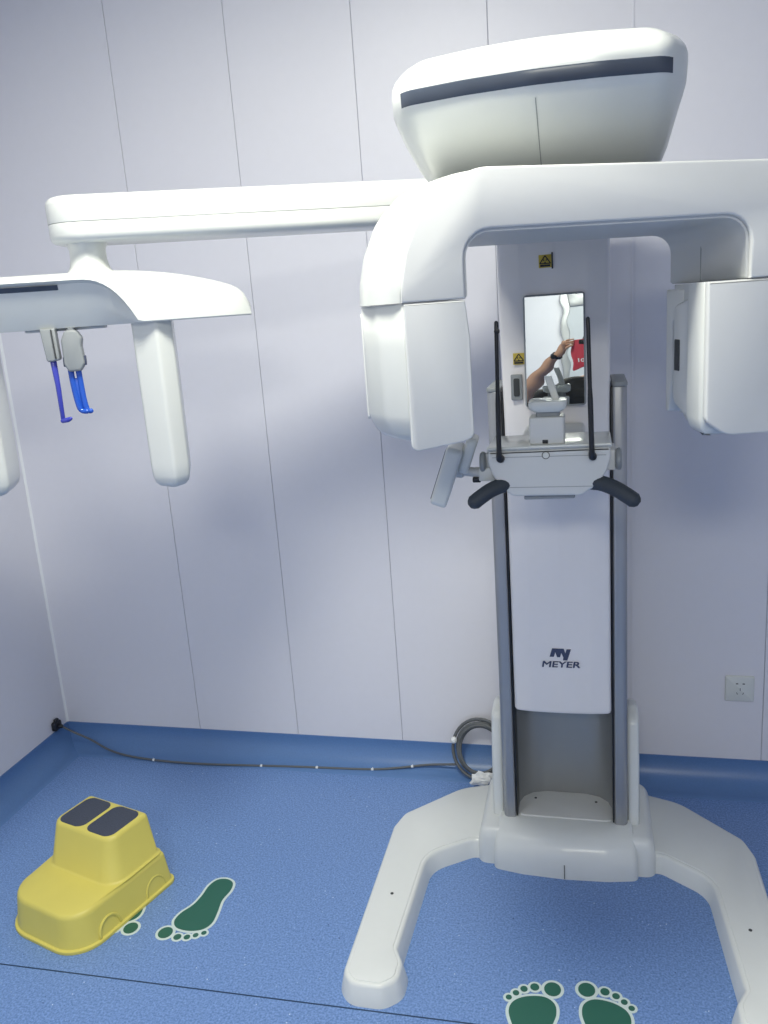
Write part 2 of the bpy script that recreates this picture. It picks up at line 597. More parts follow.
def lettering(txt, size, sx, loc, m, parent, name, T=None, shear=0.0, off=0.0, rot=0.0, bold=0.0):
    cu_ = bpy.data.curves.new(name, 'FONT')
    cu_.body = txt
    cu_.size = size
    cu_.align_x = 'CENTER'
    cu_.align_y = 'CENTER'
    cu_.extrude = 0.001
    cu_.offset = off
    cu_.shear = shear
    t = bpy.data.objects.new(name, cu_)
    COL.objects.link(t)
    dg = bpy.context.evaluated_depsgraph_get()
    me = bpy.data.meshes.new_from_object(t.evaluated_get(dg))
    bpy.data.objects.remove(t); bpy.data.curves.remove(cu_)
    b = bmesh.new(); b.from_mesh(me); bpy.data.meshes.remove(me)
    R = Matrix.Translation(Vector(loc)) @ Matrix.Rotation(rot, 4, 'Z') @ Matrix.Rotation(pi / 2, 4, 'X') @ Matrix.Diagonal((sx, 1, 1, 1))
    if bold:
        src = b.copy()
        for k in (-1, 1):
            d2 = src.copy(); bmesh.ops.translate(d2, verts=d2.verts, vec=(k * bold, k * bold * .3, 0.00002 * k))
            m3 = bpy.data.meshes.new('tmp'); d2.to_mesh(m3); d2.free(); b.from_mesh(m3); bpy.data.meshes.remove(m3)
        src.free()
    bmesh.ops.transform(b, matrix=R, verts=b.verts)
    return obj(name, b, m, parent, smooth=False)


lettering('MEYER', 0.0255, 1.38, (MX - .002, YC - .0001, 0.624), 'ink', cg, 'brand_lettering', shear=0.12, off=0.0, bold=0.00055)


def warning(cx, cz, s):
    bm = new(); box(bm, cx - s, cx + s, YC - .0004, YC + .003, cz - s, cz + s, 0.0004)
    o = obj('warning_label', bm, 'label', cg, label='small yellow warning label with a black triangle')
    bm = new()
    y0, y1 = YC - .0009, YC + .001
    # triangle outline made of three bars, trefoil and caption bar
    A, B, C = Vector((cx, cz + s * .85)), Vector((cx - s * .85, cz - s * .35)), Vector((cx + s * .85, cz - s * .35))
    for p, q in ((A, B), (B, C), (C, A)):
        d = (q - p).normalized(); n = Vector((-d.y, d.x)) * s * .09
        loft(bm, [[(v.x, y, v.y) for v in (p - n, q - n, q + n, p + n)] for y in (y0, y1)])
    cc = Vector((cx, cz + s * .05))
    for k in range(3):
        a = pi / 2 + pi / 3 + k * 2 * pi / 3
        ring = [(cc.x + s * r * math.cos(a + t), cc.y + s * r * math.sin(a + t)) for r, t in ((.1, -.4), (.36, -.45), (.36, .45), (.1, .4))]
        loft(bm, [[(x, y, z) for x, z in ring] for y in (y0, y1)])
    loft(bm, [[(x, y, z) for x, z in ((cx - s * .8, cz - s * .85), (cx + s * .8, cz - s * .85), (cx + s * .8, cz - s * .52), (cx - s * .8, cz - s * .52))] for y in (y0, y1)])
    obj('warning_print', bm, 'black', o, smooth=False)


warning(-0.106, 1.704, 0.0155)
bm = new(); box(bm, -0.0905, -0.0865, YC - .004, YC + .003, 1.685, 1.724, 0.001); obj('label_clip', bm, 'gap', cg)
warning(-0.178, 1.469, 0.0145)
bm = new(); prism(bm, rect(-0.200, -0.171, 1.364, 1.430, .003), YC - .0045, YC + .003, .0015, 'y'); ks = obj('key_switch', bm, 'grey', cg)
bm = new(); prism(bm, rect(-0.193, -0.178, 1.374, 1.420, .004), YC - .0065, YC, .001, 'y'); obj('switch_rocker', bm, 'gap', ks)

# ---- mirror
MT = Matrix(((1, 0, 0, 0), (.009, 1, .054, -.009 * -.087 - .054 * 1.4855), (0, 0, 1, 0), (0, 0, 0, 1)))
bm = new(); prism(bm, rect(-0.163, -0.011, 1.346, 1.625, .008), YC - .0125, YC + .012, .002, 'y', T=MT)
mf = obj('mirror_frame', bm, 'grey', mach)
bm = new()
# acrylic mirror, very slightly uneven, tipped a little upwards
NX, NZ = 28, 52
mx0, mx1, mz0, mz1 = -0.1585, -0.0155, 1.3505, 1.6205
vs = []
for j in range(NZ + 1):
    row = []
    for i in range(NX + 1):
        x = mx0 + (mx1 - mx0) * i / NX; z = mz0 + (mz1 - mz0) * j / NZ
        wv = 0.000016 * math.sin(z * 150 + x * 25) + 0.00002 * math.sin(z * 85 - x * 60)
        row.append(bm.verts.new(MT @ Vector((x, YC - .0135 + wv, z))))
    vs.append(row)
for j in range(NZ):
    for i in range(NX):
        bm.faces.new((vs[j][i], vs[j][i + 1], vs[j + 1][i + 1], vs[j + 1][i]))
e = bmesh.ops.extrude_face_region(bm, geom=bm.faces[:])
bmesh.ops.translate(bm, verts=[v for v in e['geom'] if isinstance(v, bmesh.types.BMVert)], vec=(0, 0.002, 0))
obj('mirror_glass', bm, 'mirror', mf, sharp=60)

# ---- head housing (the wedge on top) : plan outlines stacked upwards
PODX = -0.082


def pod_ring(z, xl, xr, yf, yb=2.24, ins=0.0):
    bow = 0.043
    xc = (xl + xr) / 2; h = (xr - xl) / 2
    p = [(xl, yb, .08), (xl, yf + bow + .05, .1), (xl + .035, yf + bow * .72, .05), (xc - h * .45, yf + bow * .2, .25), (xc, yf, .3), (xc + h * .45, yf + bow * .2, .25),
         (xr - .035, yf + bow * .72, .05), (xr, yf + bow + .05, .1), (xr, yb, .08)]
    return rounded(p, 5)


POD = [(1.8024, -0.2622, 0.0997, 1.748), (1.8271, -0.284, 0.1149, 1.6862), (1.835, -0.2983, 0.1283, 1.6625), (1.8693, -0.3164, 0.1415, 1.6055), (1.9096, -0.3316, 0.151, 1.5409), (1.9347, -0.3372, 0.1577, 1.501), (1.9478, -0.3392, 0.1605, 1.4839), (1.978, -0.3392, 0.1625, 1.4782), (1.9901, -0.3382, 0.1625, 1.4801), (2.0022, -0.3344, 0.1596, 1.4877), (2.0143, -0.3268, 0.153, 1.4991), (2.0264, -0.3125, 0.1387, 1.5171), (2.0344, -0.2888, 0.1149, 1.5409), (2.0385, -0.2508, 0.077, 1.577)]

bm = new()
loft(bm, [[(x, y, z) for x, y in pod_ring(z, a, b, c)] for z, a, b, c in POD])
pod = obj('head_housing', bm, 'white', mach, sharp=45)
bm = new()
sr = []
for z in (1.9501, 1.9525, 1.9611, 1.9706, 1.9729):
    t = (z - 1.9478) / 0.030
    yy = 1.4839 - 0.0057 * max(0, min(1, t))
    ring = pod_ring(z, -.339, .1615, yy)
    sel = [(x, y) for x, y in ring if y < yy + 0.050 and -0.327 < x < 0.150]
    off = 0.0012 if z in (1.9525, 1.9611, 1.9706) else 0.0002
    row = []
    for x, y in sel:
        row.append((x, y - off, z))
    sr.append(row)
m_ = min(len(r) for r in sr)
sr = [r[:m_] for r in sr]
loft(bm, sr, cap=False, closed=False)
e = bmesh.ops.extrude_face_region(bm, geom=bm.faces[:])
bmesh.ops.translate(bm, verts=[v for v in e['geom'] if isinstance(v, bmesh.types.BMVert)], vec=(0, 0.004, 0))
obj('dark_stripe', bm, 'dark', pod, label='dark slate band round the front of the head housing')
bm = new()
sv = []
for z, a, b, c in POD[1:6]:
    sv.append([(PODX - .0008, c - .0006, z), (PODX + .0008, c - .0006, z), (PODX + .0008, c + .004, z), (PODX - .0008, c + .004, z)])
loft(bm, sv)
obj('housing_seam', bm, 'grey', pod)

# ---- rotating U-shaped arm (local frame: x along the beam, y away from the camera)
TH = math.radians(14.46)
G = frame((-.03, 1.715, 0), TH)
u0 = 0.0055
outer = [(-.344, 1.6255, 0), (-.342, 1.66, .1), (-.331, 1.71, .1), (-.305, 1.768, .1), (-.262, 1.812, .08), (-.205, 1.8335, .08)]
outer_r = [(.305, 1.812, .08), (.345, 1.79, .08), (.375, 1.745, .1), (.390, 1.70, .1), (.395, 1.66, .1), (.396, 1.6255, 0)]
inner = [(.25, 1.6255, 0), (.25, 1.731, .045), (-.235, 1.737, .045), (-.235, 1.6255, 0)]
UP = rounded(outer + outer_r + inner, 6)


def swell(poly, k, kz):
    out = []
    for x, z in poly:
        d = x - u0
        inside = -0.2365 < x < 0.2515 and z < 1.7385
        if inside: out.append((x, z)); continue
        f = max(0, min(1, (abs(d) - 0.10) / 0.16))
        g = max(0, min(1, (z - 1.64) / 0.16))
        out.append((x + math.copysign(k * f, d), z + kz * g))
    return out


bm = new()
prism(bm, UP, -.215, -.200, .004, 'y', T=G)
obj('arm_front_cover', bm, 'cream', mach, sharp=50)
bm = new()
rings = []
for y, k, kz, ins in ((-.1985, .0, -.002, .002), (-.197, .004, -.001, 0), (-.185, .022, .0, 0), (-.165, .042, .001, 0), (-.14, .058, .001, 0), (-.11, .068, .0, 0), (-.08, .072, .0, 0), (.10, .072, -.004, 0),
                   (.135, .066, -.010, 0), (.155, .052, -.018, .0), (.165, .04, -.03, .006)):
    q = swell(UP, k, kz)
    if ins: q = offset(q, ins)
    rings.append([(x, y, z) for x, z in q])
loft(bm, rings, T=G)
garm = obj('rotating_arm', bm, 'white', mach, sharp=50)
# raised liner round the inside of the U
bm = new()
box(bm, .2448, .2475, -.006, -.0035, 1.627, 1.70, 0.0005, T=G)
obj('arm_seam', bm, 'grey', garm)
bm = new()
ip = rounded(inner, 6)
ipo = offset(ip, .0045)
e_ = [i for i, p in enumerate(ip)]
band = ip + [p for p in reversed(ipo)]
prism(bm, band, -.203, .160, 0, 'y', T=G)
obj('arm_liner', bm, 'cream', garm, sharp=50)
# turning neck between the arm and the head housing
bm = new(); lathe(bm, [(.06, 1.80), (.06, 1.84)], (-.05, 1.86, 0)); obj('arm_neck', bm, 'grey', mach)


# ---- detector housing on the left end of the arm
def det_plan(z, ins=0.0, back=0.155, out=.414, sh=0.0):
    p = rounded([(-.343 + sh, -.196, .004), (-.236, -.196, .004), (-.230, -.12, .03), (-.236, back, .03), (-out + sh, back, .03), (-out + sh, -.09, .05), (-.385 + sh, -.155, .06)], 4)
    return [(x, y, z) for x, y in (offset(p, ins) if ins else p)]


bm = new()
loft(bm, [det_plan(1.6242, .001), det_plan(1.6232), det_plan(1.55), det_plan(1.43), det_plan(1.412, .002, sh=.003), det_plan(1.396, .006, sh=.008), det_plan(1.386, .012, sh=.012), det_plan(1.381, .020, sh=.014)], T=G)
dh = obj('detector_housing', bm, 'white', mach, sharp=50)
bm = new()
fp = rounded([(-.341, 1.6235, .002), (-.236, 1.6235, .002), (-.230, 1.56, .05), (-.230, 1.388, .018), (-.250, 1.381, .03), (-.342, 1.368, .012)], 5)
prism(bm, fp, -.2145, -.198, .003, 'y', T=G)
obj('detector_front_cover', bm, 'cream', dh, sharp=50)
bm = new()
prism(bm, rect(-.075, .115, 1.415, 1.612, .008), -.4165, -.410, .002, 'x', T=G)
obj('side_panel', bm, 'cream', dh)

# ---- tube housing on the right end of the arm


def tube_plan(z, ins=0.0, sh=0.0):
    p = rounded([(.174, -.20, .012), (.38, -.20, .02), (.44, -.12, .06), (.455, -.05, .04), (.455, .13, .03), (.235, .13, .03), (.235, -.005, .004), (.205, -.02, .01), (.196, -.10, .02), (.174, -.13, .02)], 4)
    return [(x, y, z) for x, y in (offset(p, ins) if ins else p)]


bm = new()
loft(bm, [tube_plan(1.6242, .001), tube_plan(1.6232), tube_plan(1.45), tube_plan(1.388), tube_plan(1.370, .005), tube_plan(1.360, .012), tube_plan(1.355, .026)], T=G)
th_ = obj('tube_housing', bm, 'white', mach, sharp=50)
bm = new()
prism(bm, rounded([(.178, 1.6235, .002), (.382, 1.6235, .002), (.382, 1.358, .02), (.215, 1.358, .05), (.178, 1.385, .02)], 5), -.2145, -.198, .004, 'y', T=G)
obj('tube_front_cover', bm, 'cream', th_, sharp=50)
bm = new()
prism(bm, rounded([(-.115, 1.60, .01), (-.03, 1.585, .02), (-.03, 1.40, .02), (-.115, 1.375, .02)], 5), .184, .20, .006, 'x', T=G)
obj('collimator_cover', bm, 'cream', th_)
bm = new(); prism(bm, rect(-.068, -.042, 1.463, 1.522, .003), .1825, .186, .001, 'x', T=G)
obj('beam_window', bm, 'gap', th_, label='dark grey rectangular beam window')
bm = new()
prism(bm, rounded([(-.035, 1.615, 0), (.06, 1.615, 0), (.06, 1.37, .02), (.045, 1.37, .02), (.03, 1.425, .01), (.03, 1.55, .01), (-.035, 1.575, .01)], 4), .202, .24, .004, 'x', T=G)
obj('inner_lip', bm, 'cream', th_)

# ---- chin rest unit
CY = 1.80
CX = -0.0895
bm = new()
shp = rounded([(CX - .130, 1.299, .003), (CX - .132, 1.275, .04), (CX - .122, 1.243, .05), (CX - .103, 1.216, .03), (CX - .080, 1.197, .02), (CX + .068, 1.197, .02), (CX + .100, 1.218, .03), (CX + .120, 1.247, .05), (CX + .130, 1.278, .04), (CX + .129, 1.302, .003)], 5)
prism(bm, shp, CY, CY + .15, .006, 'y')
cu1 = obj('chin_rest_body', bm, 'cream', mach, sharp=50)
bm = new()
prism(bm, rounded([(CX - .133, 1.2995, .002), (CX - .133, 1.308, .004), (CX + .132, 1.311, .004), (CX + .132, 1.3025, .002)], 3), CY - .002, CY + .155, .003, 'y')
obj('chin_rest_lid', bm, 'white', cu1)
for (a, b, zz) in ((-.122, .120, 1.285), (-.100, .094, 1.2175)):
    bm = new(); box(bm, CX + a, CX + b, CY - .0006, CY + .002, zz - .0006, zz + .0006, 0.0003); obj('front_seam', bm, 'grey', cu1)
bm = new()
lathe(bm, [(.0001, -.0015), (.0065, -.0015), (.0075, 0), (.0075, .003)], (CX - .006, CY, 1.2875), 'y', 20)
bt = obj('round_button', bm, 'white', cu1)
bm = new()
tube(bm, [(CX - .006 + .0078 * math.cos(a), CY - .0005, 1.2875 + .0078 * math.sin(a)) for a in [2 * pi * k / 20 for k in range(20)]], .0007, 6, closed=True)
obj('button_ring', bm, 'gap', bt)
bm = new(); prism(bm, rounded([(CX - .065, 1.184, .004), (CX - .045, 1.20, 0), (CX + .045, 1.20, 0), (CX + .06, 1.186, .004)], 3), CY + .02, CY + .14, .003, 'y')
obj('under_plate', bm, 'grey', cu1)
bm = new(); box(bm, CX - .075, CX + .075, CY + .13, 2.19, 1.215, 1.300, .012); obj('support_arm', bm, 'cream', mach)
# chin post
bm = new(); prism(bm, rect(CX - .041, CX + .034, CY + .01, CY + .075, .006), 1.309, 1.368, .004)
cp = obj('chin_post', bm, 'cream', mach)
bm = new(); box(bm, CX - .013, CX - .001, CY + .0085, CY + .012, 1.3115, 1.3195, .001); obj('post_latch', bm, 'black', cp)
bm = new(); prism(bm, rect(CX - .026, CX + .024, CY + .02, CY + .065, .006), 1.366, 1.381, .002); obj('post_collar', bm, 'grey', cp)
bm = new()
loft(bm, [[(CX + x * k, CY + .04 + y * k2, z) for x, y in rect(-.04, .038, -.035, .035, .012)] for z, k, k2 in ((1.379, .75, .8), (1.385, .98, .95), (1.395, 1.05, 1.0), (1.401, 1.03, .97), (1.403, .95, .9))])
obj('chin_cup', bm, 'white', cp)
bm = new()
loft(bm, [[(CX + dx + x, CY + .045 + dy + y, z) for x, y in rect(-.008, .008, -.005, .005, .003)] for z, dx, dy in ((1.395, .018, 0), (1.42, .010, .004), (1.445, .002, .006), (1.452, .0, .006))])
obj('bite_fork', bm, 'white', cp)
# side knobs
for s in (-1, 1):
    bm = new(); lathe(bm, [(.0001, 0), (.018, 0), (.0235, .004), (.0245, .010), (.020, .014), (.0001, .015)] if s > 0 else [(.0001, 0), (.018, 0), (.0235, -.004), (.0245, -.010), (.020, -.014), (.0001, -.015)],
                      (CX + s * .139, CY + .04, 1.268), 'x', 24)
    obj('side_knob', bm, 'grey', cu1)
    bm = new(); box(bm, *(sorted((CX + s * .115, CX + s * .140))), CY + .03, CY + .12, 1.245, 1.29, .004); obj('knob_mount', bm, 'cream', cu1)
# temple rods
for s, xt, zt, xb in ((-1, -.190, 1.574, -.194), (1, -.004, 1.570, .001)):
    bm = new()
    tube(bm, catmull([(xb, CY - .006, 1.282), (xb, CY - .014, 1.30), ((xb + xt) / 2, CY - .016, 1.43), (xt, CY - .012, zt)], 6), [.0070] * 6 + [.0056] * 6 + [.0044] * 7, 10)
    o = obj('temple_rod', bm, 'black', mach)
    bm = new(); lathe(bm, [(.0001, -.012), (.007, -.011), (.0085, -.006), (.0085, .003)], (xb + .002, CY - .002, 1.283), 'y', 16); obj('rod_pivot', bm, 'black', o)
    if s < 0:
        bm = new(); lathe(bm, [(.0001, 0), (.006, .001), (.006, .008), (.0001, .009)], (xt + .001, CY - .018, 1.556), 'y', 12); obj('rod_tip', bm, 'black', o)
# handles
for s in (-1, 1):
    bm = new()
    k = .93 if s < 0 else 1.0
    pts = catmull([(CX + s * .075, CY + .03, 1.222), (CX + s * .105 * k, CY + .012, 1.222), (CX + s * .135 * k, CY - .004, 1.214), (CX + s * .160 * k, CY - .014, 1.200), (CX + s * .176 * k, CY - .018, 1.189)], 6)
    tube(bm, pts, [.0175] * 6 + [.0168] * (len(pts) - 6), 16)
    obj('hand_grip', bm, 'rubber', mach)

# ---- control panel on its bracket
bm = new()
CP = Matrix.Translation((-.318, 1.85, 1.242)) @ Matrix.Rotation(math.radians(20), 4, 'Y') @ Matrix.Rotation(math.radians(4), 4, 'Z')
prism(bm, rect(-.055, .055, -.070, .070, .016), -.020, .018, .008, 'x', T=CP)
pn = obj('control_panel', bm, 'white', mach, sharp=50)
bm = new(); prism(bm, rect(-.046, .046, -.058, .058, .004), -.0215, -.019, .001, 'x', T=CP); obj('panel_screen', bm, 'dark', pn)
bm = new(); prism(bm, rect(-.035, .045, .015, .100, .016), .016, .042, .009, 'x', T=CP); obj('panel_back_cover', bm, 'white', pn)
bm = new()
tube(bm, catmull([(-.300, 1.85, 1.250), (-.280, 1.85, 1.247), (-.255, 1.85, 1.243), (-.235, 1.85, 1.241)], 5), [.017] * 5 + [.011] * 5 + [.013] * 6, 14)
obj('panel_bracket', bm, 'cream', mach)
bm = new(); box(bm, -.246, -.205, 1.825, 1.90, 1.227, 1.258, .004); obj('bracket_block', bm, 'white', mach)
bm = new(); box(bm, -.262, -.243, 1.835, 1.87, 1.222, 1.234, .003); obj('bracket_clip', bm, 'black', mach)

# ---- cephalometric arm and head (local frame along the arm)
T2 = math.radians(25)
K = frame((-.36, 2.04, 0), T2)
EU = -.796      # joint position
bm = new()
plan = rounded([(EU - .07, 0, .0699), (.36, 0, .01), (.36, .15, .01), (EU - .07, .15, .0699)], 10)
prism(bm, plan, 1.850, 1.9075, .0012, 'z', T=K, bev2=.018)
ca = obj('long_side_arm', bm, 'white', mach, sharp=50)
bm = new()
prism(bm, plan, 1.8492, 1.808, .0008, 'z', T=K, bev2=.016)
obj('arm_underside', bm, 'white', ca, sharp=50)
bm = new()
lathe(bm, [(.062, 1.738), (.052, 1.746), (.044, 1.757), (.040, 1.775), (.040, 1.795), (.046, 1.809)], (EU + .006, .07, 0), T=K)
obj('swivel_post', bm, 'white', mach, sharp=60)

CU = -.90       # centre of the cephalostat head
bm = new()
rings = []
N = 72
HL = .462


def sst(a, b, x):
    t = max(0, min(1, (x - a) / (b - a)))
    return t * t * (3 - 2 * t)


for i in range(N + 1):
    d = -HL + 2 * HL * i / N
    a = abs(d)
    # top edge height, falling in a long curve to the tip
    t = max(0, (a - .13) / (HL - .13))
    ztop = 1.746 - 0.060 * t ** 2.0 - 0.030 * t ** 26
    # height of the lip above the scooped-out middle
    zl = 1.728 - (1.728 - 1.629) * min(1, max(0, (a - .085) / .122)) ** 2.6
    sc = max(0, (zl - 1.629) / 0.099)
    yb = .20 - .05 * t ** 3
    yf = 0.0 + .045 * t ** 4
    rn = .014 * (1 - .4 * t)
    zb = 1.627
    ring = [(yb, zb + .006), (yb, ztop - .02), (yb - .01, ztop - .006), (yb - .03, ztop), (yf + .04, ztop), (yf + .018, ztop - .003), (yf + .006, ztop - .010), (yf, ztop - .018 if ztop - .018 > zl else zl),
            (yf - .001, zl + .0005), (yf + .006 * sc + .0005, zl - .0035 * sc), (yf + .014 * sc + .001, max(zb + .002, zl - .006)), (yf + .030 * sc + .0015, zb + .001 + (zl - zb) * .5 * sc), (yf + .060 * sc + .002, zb), (yb - .006, zb)]
    u = CU + d
    rings.append([(u, y, z) for y, z in ring])
loft(bm, rings, T=K)
hd = obj('ceph_head', bm, 'white', mach, sharp=40)
bm = new()
loft(bm, [[(u, y, z) for y, z in ((.0125, 1.7205), (.0185, 1.7095), (.03, 1.7095), (.03, 1.7205))] for u in (CU - .15, CU + .042)], T=K)
obj('head_slot', bm, 'dark', hd, label='dark slot in the front of the ceph head')
bm = new(); prism(bm, rect(CU - .06, CU + .12, .085, .17, .02), 1.621, 1.628, .003, T=K); obj('ear_rod_rail', bm, 'cream', hd)


def nose_plate(uc, w, z0, z1, name):
    bm = new()
    rg = []
    for z, k, sh in ((z1, 1, 0), (1.50, 1, 0), (z0 + .06, .98, 0), (z0 + .03, .95, .002), (z0 + .014, .86, .006), (z0 + .004, .66, .014), (z0, .42, .024)):
        p = rounded([(uc - w * .5 * k, .045 + sh, .012), (uc + w * .12 * k, .012 + sh, .012), (uc + w * .5 * k, .035 + sh, .012), (uc + w * .5 * k, .17 - sh, .015), (uc - w * .5 * k, .17 - sh, .015)], 4)
        rg.append([(x, y, z) for x, y in p])
    loft(bm, rg, T=K)
    return obj(name, bm, 'white', mach, sharp=50)


nose_plate(-.670, .092, 1.235, 1.630, 'collimator_plate')
nose_plate(-1.082, .095, 1.255, 1.632, 'sensor_plate')
KE = K @ Matrix.Translation((-.013, 0, 0)) @ Matrix.Translation((0, 0, 1.628)) @ Matrix.Rotation(math.radians(4), 4, 'Y') @ Matrix.Translation((0, 0, -1.628))
KE = K @ Matrix(((1, 0, .035, -.013 - .035 * 1.628), (0, 1, 0, 0), (0, 0, 1, 0), (0, 0, 0, 1)))
# ear rods
bm = new()
prism(bm, rounded([(-.905, 1.628, 0), (-.872, 1.628, 0), (-.868, 1.556, .006), (-.897, 1.553, .006)], 3), .05, .085, .004, 'y', T=KE)
e1 = obj('ear_rod_holder', bm, 'grey', mach)
bm = new(); prism(bm, [(-.8815, 1.626), (-.8785, 1.626), (-.8745, 1.56), (-.8775, 1.56)], .0465, .052, .0005, 'y', T=KE); obj('holder_groove', bm, 'gap', e1)
bm = new()
tube(bm, [(-.886, .066, 1.56), (-.882, .066, 1.50), (-.880, .066, 1.420)], [.0075, .006, .005], 10, T=KE)
tube(bm, [(-.882, .066, 1.416), (-.868, .06, 1.418), (-.861, .057, 1.421)], [.0055, .006, .0045], 10, T=KE)
obj('ear_rod', bm, 'violet', e1)
bm = new()
prism(bm, rounded([(-.862, 1.60, .01), (-.852, 1.622, .012), (-.828, 1.622, .012), (-.816, 1.603, .01), (-.819, 1.585, .01), (-.815, 1.545, .008), (-.826, 1.528, .004), (-.852, 1.528, .004), (-.861, 1.545, .008)], 4), .052, .088, .005, 'y', T=KE)
e2 = obj('ear_rod_holder', bm, 'grey', mach)
for xx in (-.8605, -.8165):
    bm = new(); box(bm, xx - .003, xx + .003, .06, .08, 1.54, 1.562, .0015, T=KE)
    obj('holder_button', bm, 'ink', e2)
bm = new(); tube(bm, [(-.84, .07, 1.618), (-.84, .07, 1.632)], .009, 12, T=KE); obj('holder_stem', bm, 'grey', e2)
bm = new()
for dx in (-.0085, .0085):
    tube(bm, catmull([(-.842 + dx, .070, 1.532), (-.840 + dx, .070, 1.50), (-.836 + dx * .9, .069, 1.46), (-.830 + dx * .8, .066, 1.437), (-.818 + dx * .5, .060, 1.434)], 4), [.0068] * 12 + [.006] * 5, 10, T=KE)
box(bm, -.846, -.830, .067, .073, 1.44, 1.512, .002, T=KE)
obj('ear_rod', bm, 'blue', e2)

# ================================================================== yellow step stool
SA = math.radians(-15.8)
ST = frame((-1.419, 1.826, 0), SA)
st = thing('step_stool', (-1.419, 1.826, 0), 'yellow plastic two-step child stool shaped like a car with two dark tread pads', 'stool')
bm = new()


def low(ins, zf=1):
    p = [(-.160, .155, .02), (-.168, -.198, .10), (.148, -.203, .085), (.152, .155, .02)]
    return rounded(p, 8) if not ins else offset(rounded(p, 8), ins)


def up(k, off=0.0):
    a = (-.150, .130, -.046, .134, .05)
    b = (-.131, .113, -.018, .131, .035)
    v = [a[i] + (b[i] - a[i]) * k for i in range(5)]
    p = rounded([(v[0], v[3], .015), (v[0], v[2], v[4]), (v[1], v[2], v[4]), (v[1], v[3], .015)], 8)
    return offset(p, off) if off else p


rg = []
for d, z in ((-.008, 0), (-.009, .004), (-.008, .009), (-.001, .011), (.0, .014), (.010, .089), (.0115, .096), (.015, .102), (.020, .1050)):
    rg.append([(x, y, z) for x, y in low(d)])
top_low = len(rg)
for k, d, z in ((0, -.010, .1055), (0, -.004, .1075), (.03, -.001, .112), (.95, 0, .221), (.98, .002, .2275), (1, .006, .232), (1, .011, .2335)):
    rg.append([(x, y, z) for x, y in up(k, d)])
loft(bm, rg, T=ST)
sb = obj('stool_body', bm, 'yellow', st, sharp=50)
for a, b in ((-.117, -.016), (-.004, .099)):
    bm = new(); prism(bm, rect(a, b, -.009, .120, .026), .2325, .2345, .0008, T=ST)
    obj('tread_pad', bm, 'pad', st)
for yc in (-.09, .085):
    bm = new()
    pts = []
    for k in range(0, 13):
        a = pi * k / 12
        z = .014 + .040 * math.sin(a)
        pts.append((.1525 - .010 * (z - .014) / .071 - .003, yc + .036 * math.cos(a), z))
    tube(bm, pts, .0042, 8, T=ST)
    pl = [( p[1], p[2]) for p in pts]
    obj('wheel_arch', bm, 'yellow', st)


# ================================================================== footprint stickers
SOLE = [(0.0, -.035), (.024, -.025), (.034, .005), (.031, .05), (.034, .09), (.048, .13), (.047, .162), (.026, .182), (-.012, .182), (-.042, .166), (-.053, .137), (-.045, .095), (-.033, .05), (-.034, .005), (-.024, -.025)]
TOES = [(.045, .2065, .0185, .021), (.006, .211, .010, .011), (-.018, .204, .0082, .009), (-.036, .191, .0072, .008), (-.052, .177, .0068, .0075)]


def footprint(loc, deg, right, label, group, wx=1.08, wy=1.0):
    T = frame((loc[0], loc[1], 0), math.radians(deg)) @ Matrix.Diagonal((-wx if right else wx, wy, 1, 1))
    sole = [tuple(v)[:2] for v in catmull([(x, y, 0) for x, y in SOLE], 6, closed=True)]
    toes = [[(cx + rx * math.cos(2 * pi * k / 28), cy + ry * math.sin(2 * pi * k / 28)) for k in range(28)] for cx, cy, rx, ry in TOES]
    root = thing('footprint_sticker', (loc[0], loc[1], 0), label, 'sticker', group)
    bm = new()
    for i, p in enumerate([sole] + toes):
        prism(bm, offset(p, -.0068 if i < 2 else -.0056), 0, .0010 + .00004 * i, 0, T=T)
    obj('sticker_backing', bm, 'stick', root, smooth=False)
    bm = new(); prism(bm, sole, .0008, .0016, 0, T=T); obj('sole_print', bm, 'green', root, smooth=False)
    for p in toes:
        bm = new(); prism(bm, p, .0008, .0016, 0, T=T); obj('toe_print', bm, 'green', root, smooth=False)


FG = 'footprint stickers on the blue floor'
footprint((-1.074, 1.922), 172.5, False, 'green footprint sticker with white edge lying clear of the yellow stool, to its right', FG)
footprint((-1.326, 1.925), 186, True, 'green footprint sticker mostly hidden under the yellow step stool', FG)
footprint((-.132, 1.485), 6, False, 'left foot of the green pair between the machine base legs', FG)
footprint((.005, 1.497), -5, True, 'right foot of the green pair between the machine base legs', FG)

# ================================================================== cable, coil, tissue, plug, socket
bm = new()
cp_ = catmull([(-2.035, 2.575, .118), (-2.00, 2.592, .085), (-1.93, 2.60, .050), (-1.84, 2.58, .022), (-1.74, 2.562, .012), (-1.60, 2.553, .007), (-1.45, 2.552, .006), (-1.25, 2.563, .006), (-1.05, 2.575, .007), (-.80, 2.585, .009), (-.69, 2.595, .016), (-.58, 2.605, .030), (-.478, 2.60, .042)], 8)
tube(bm, cp_, .0042, 8)
cb = tag(obj('power_cable', bm, 'cable'), 'grey cable lying along the foot of the back wall from the corner to the coil', 'cable')
for t_ in (38, 58, 66, 73, 84):
    if t_ < len(cp_) - 1:
        bm = new(); p = cp_[t_]; q = cp_[t_ + 1]; d = (q - p).normalized() * .004
        tube(bm, [p - d * .6, p + d * .6], .0054, 8); tube(bm, [p, p + Vector((.002, -.004, .010))], .0010, 6)
        obj('cable_tie', bm, 'tie', cb, label='small white cable tie')
bm = new()
pts = []
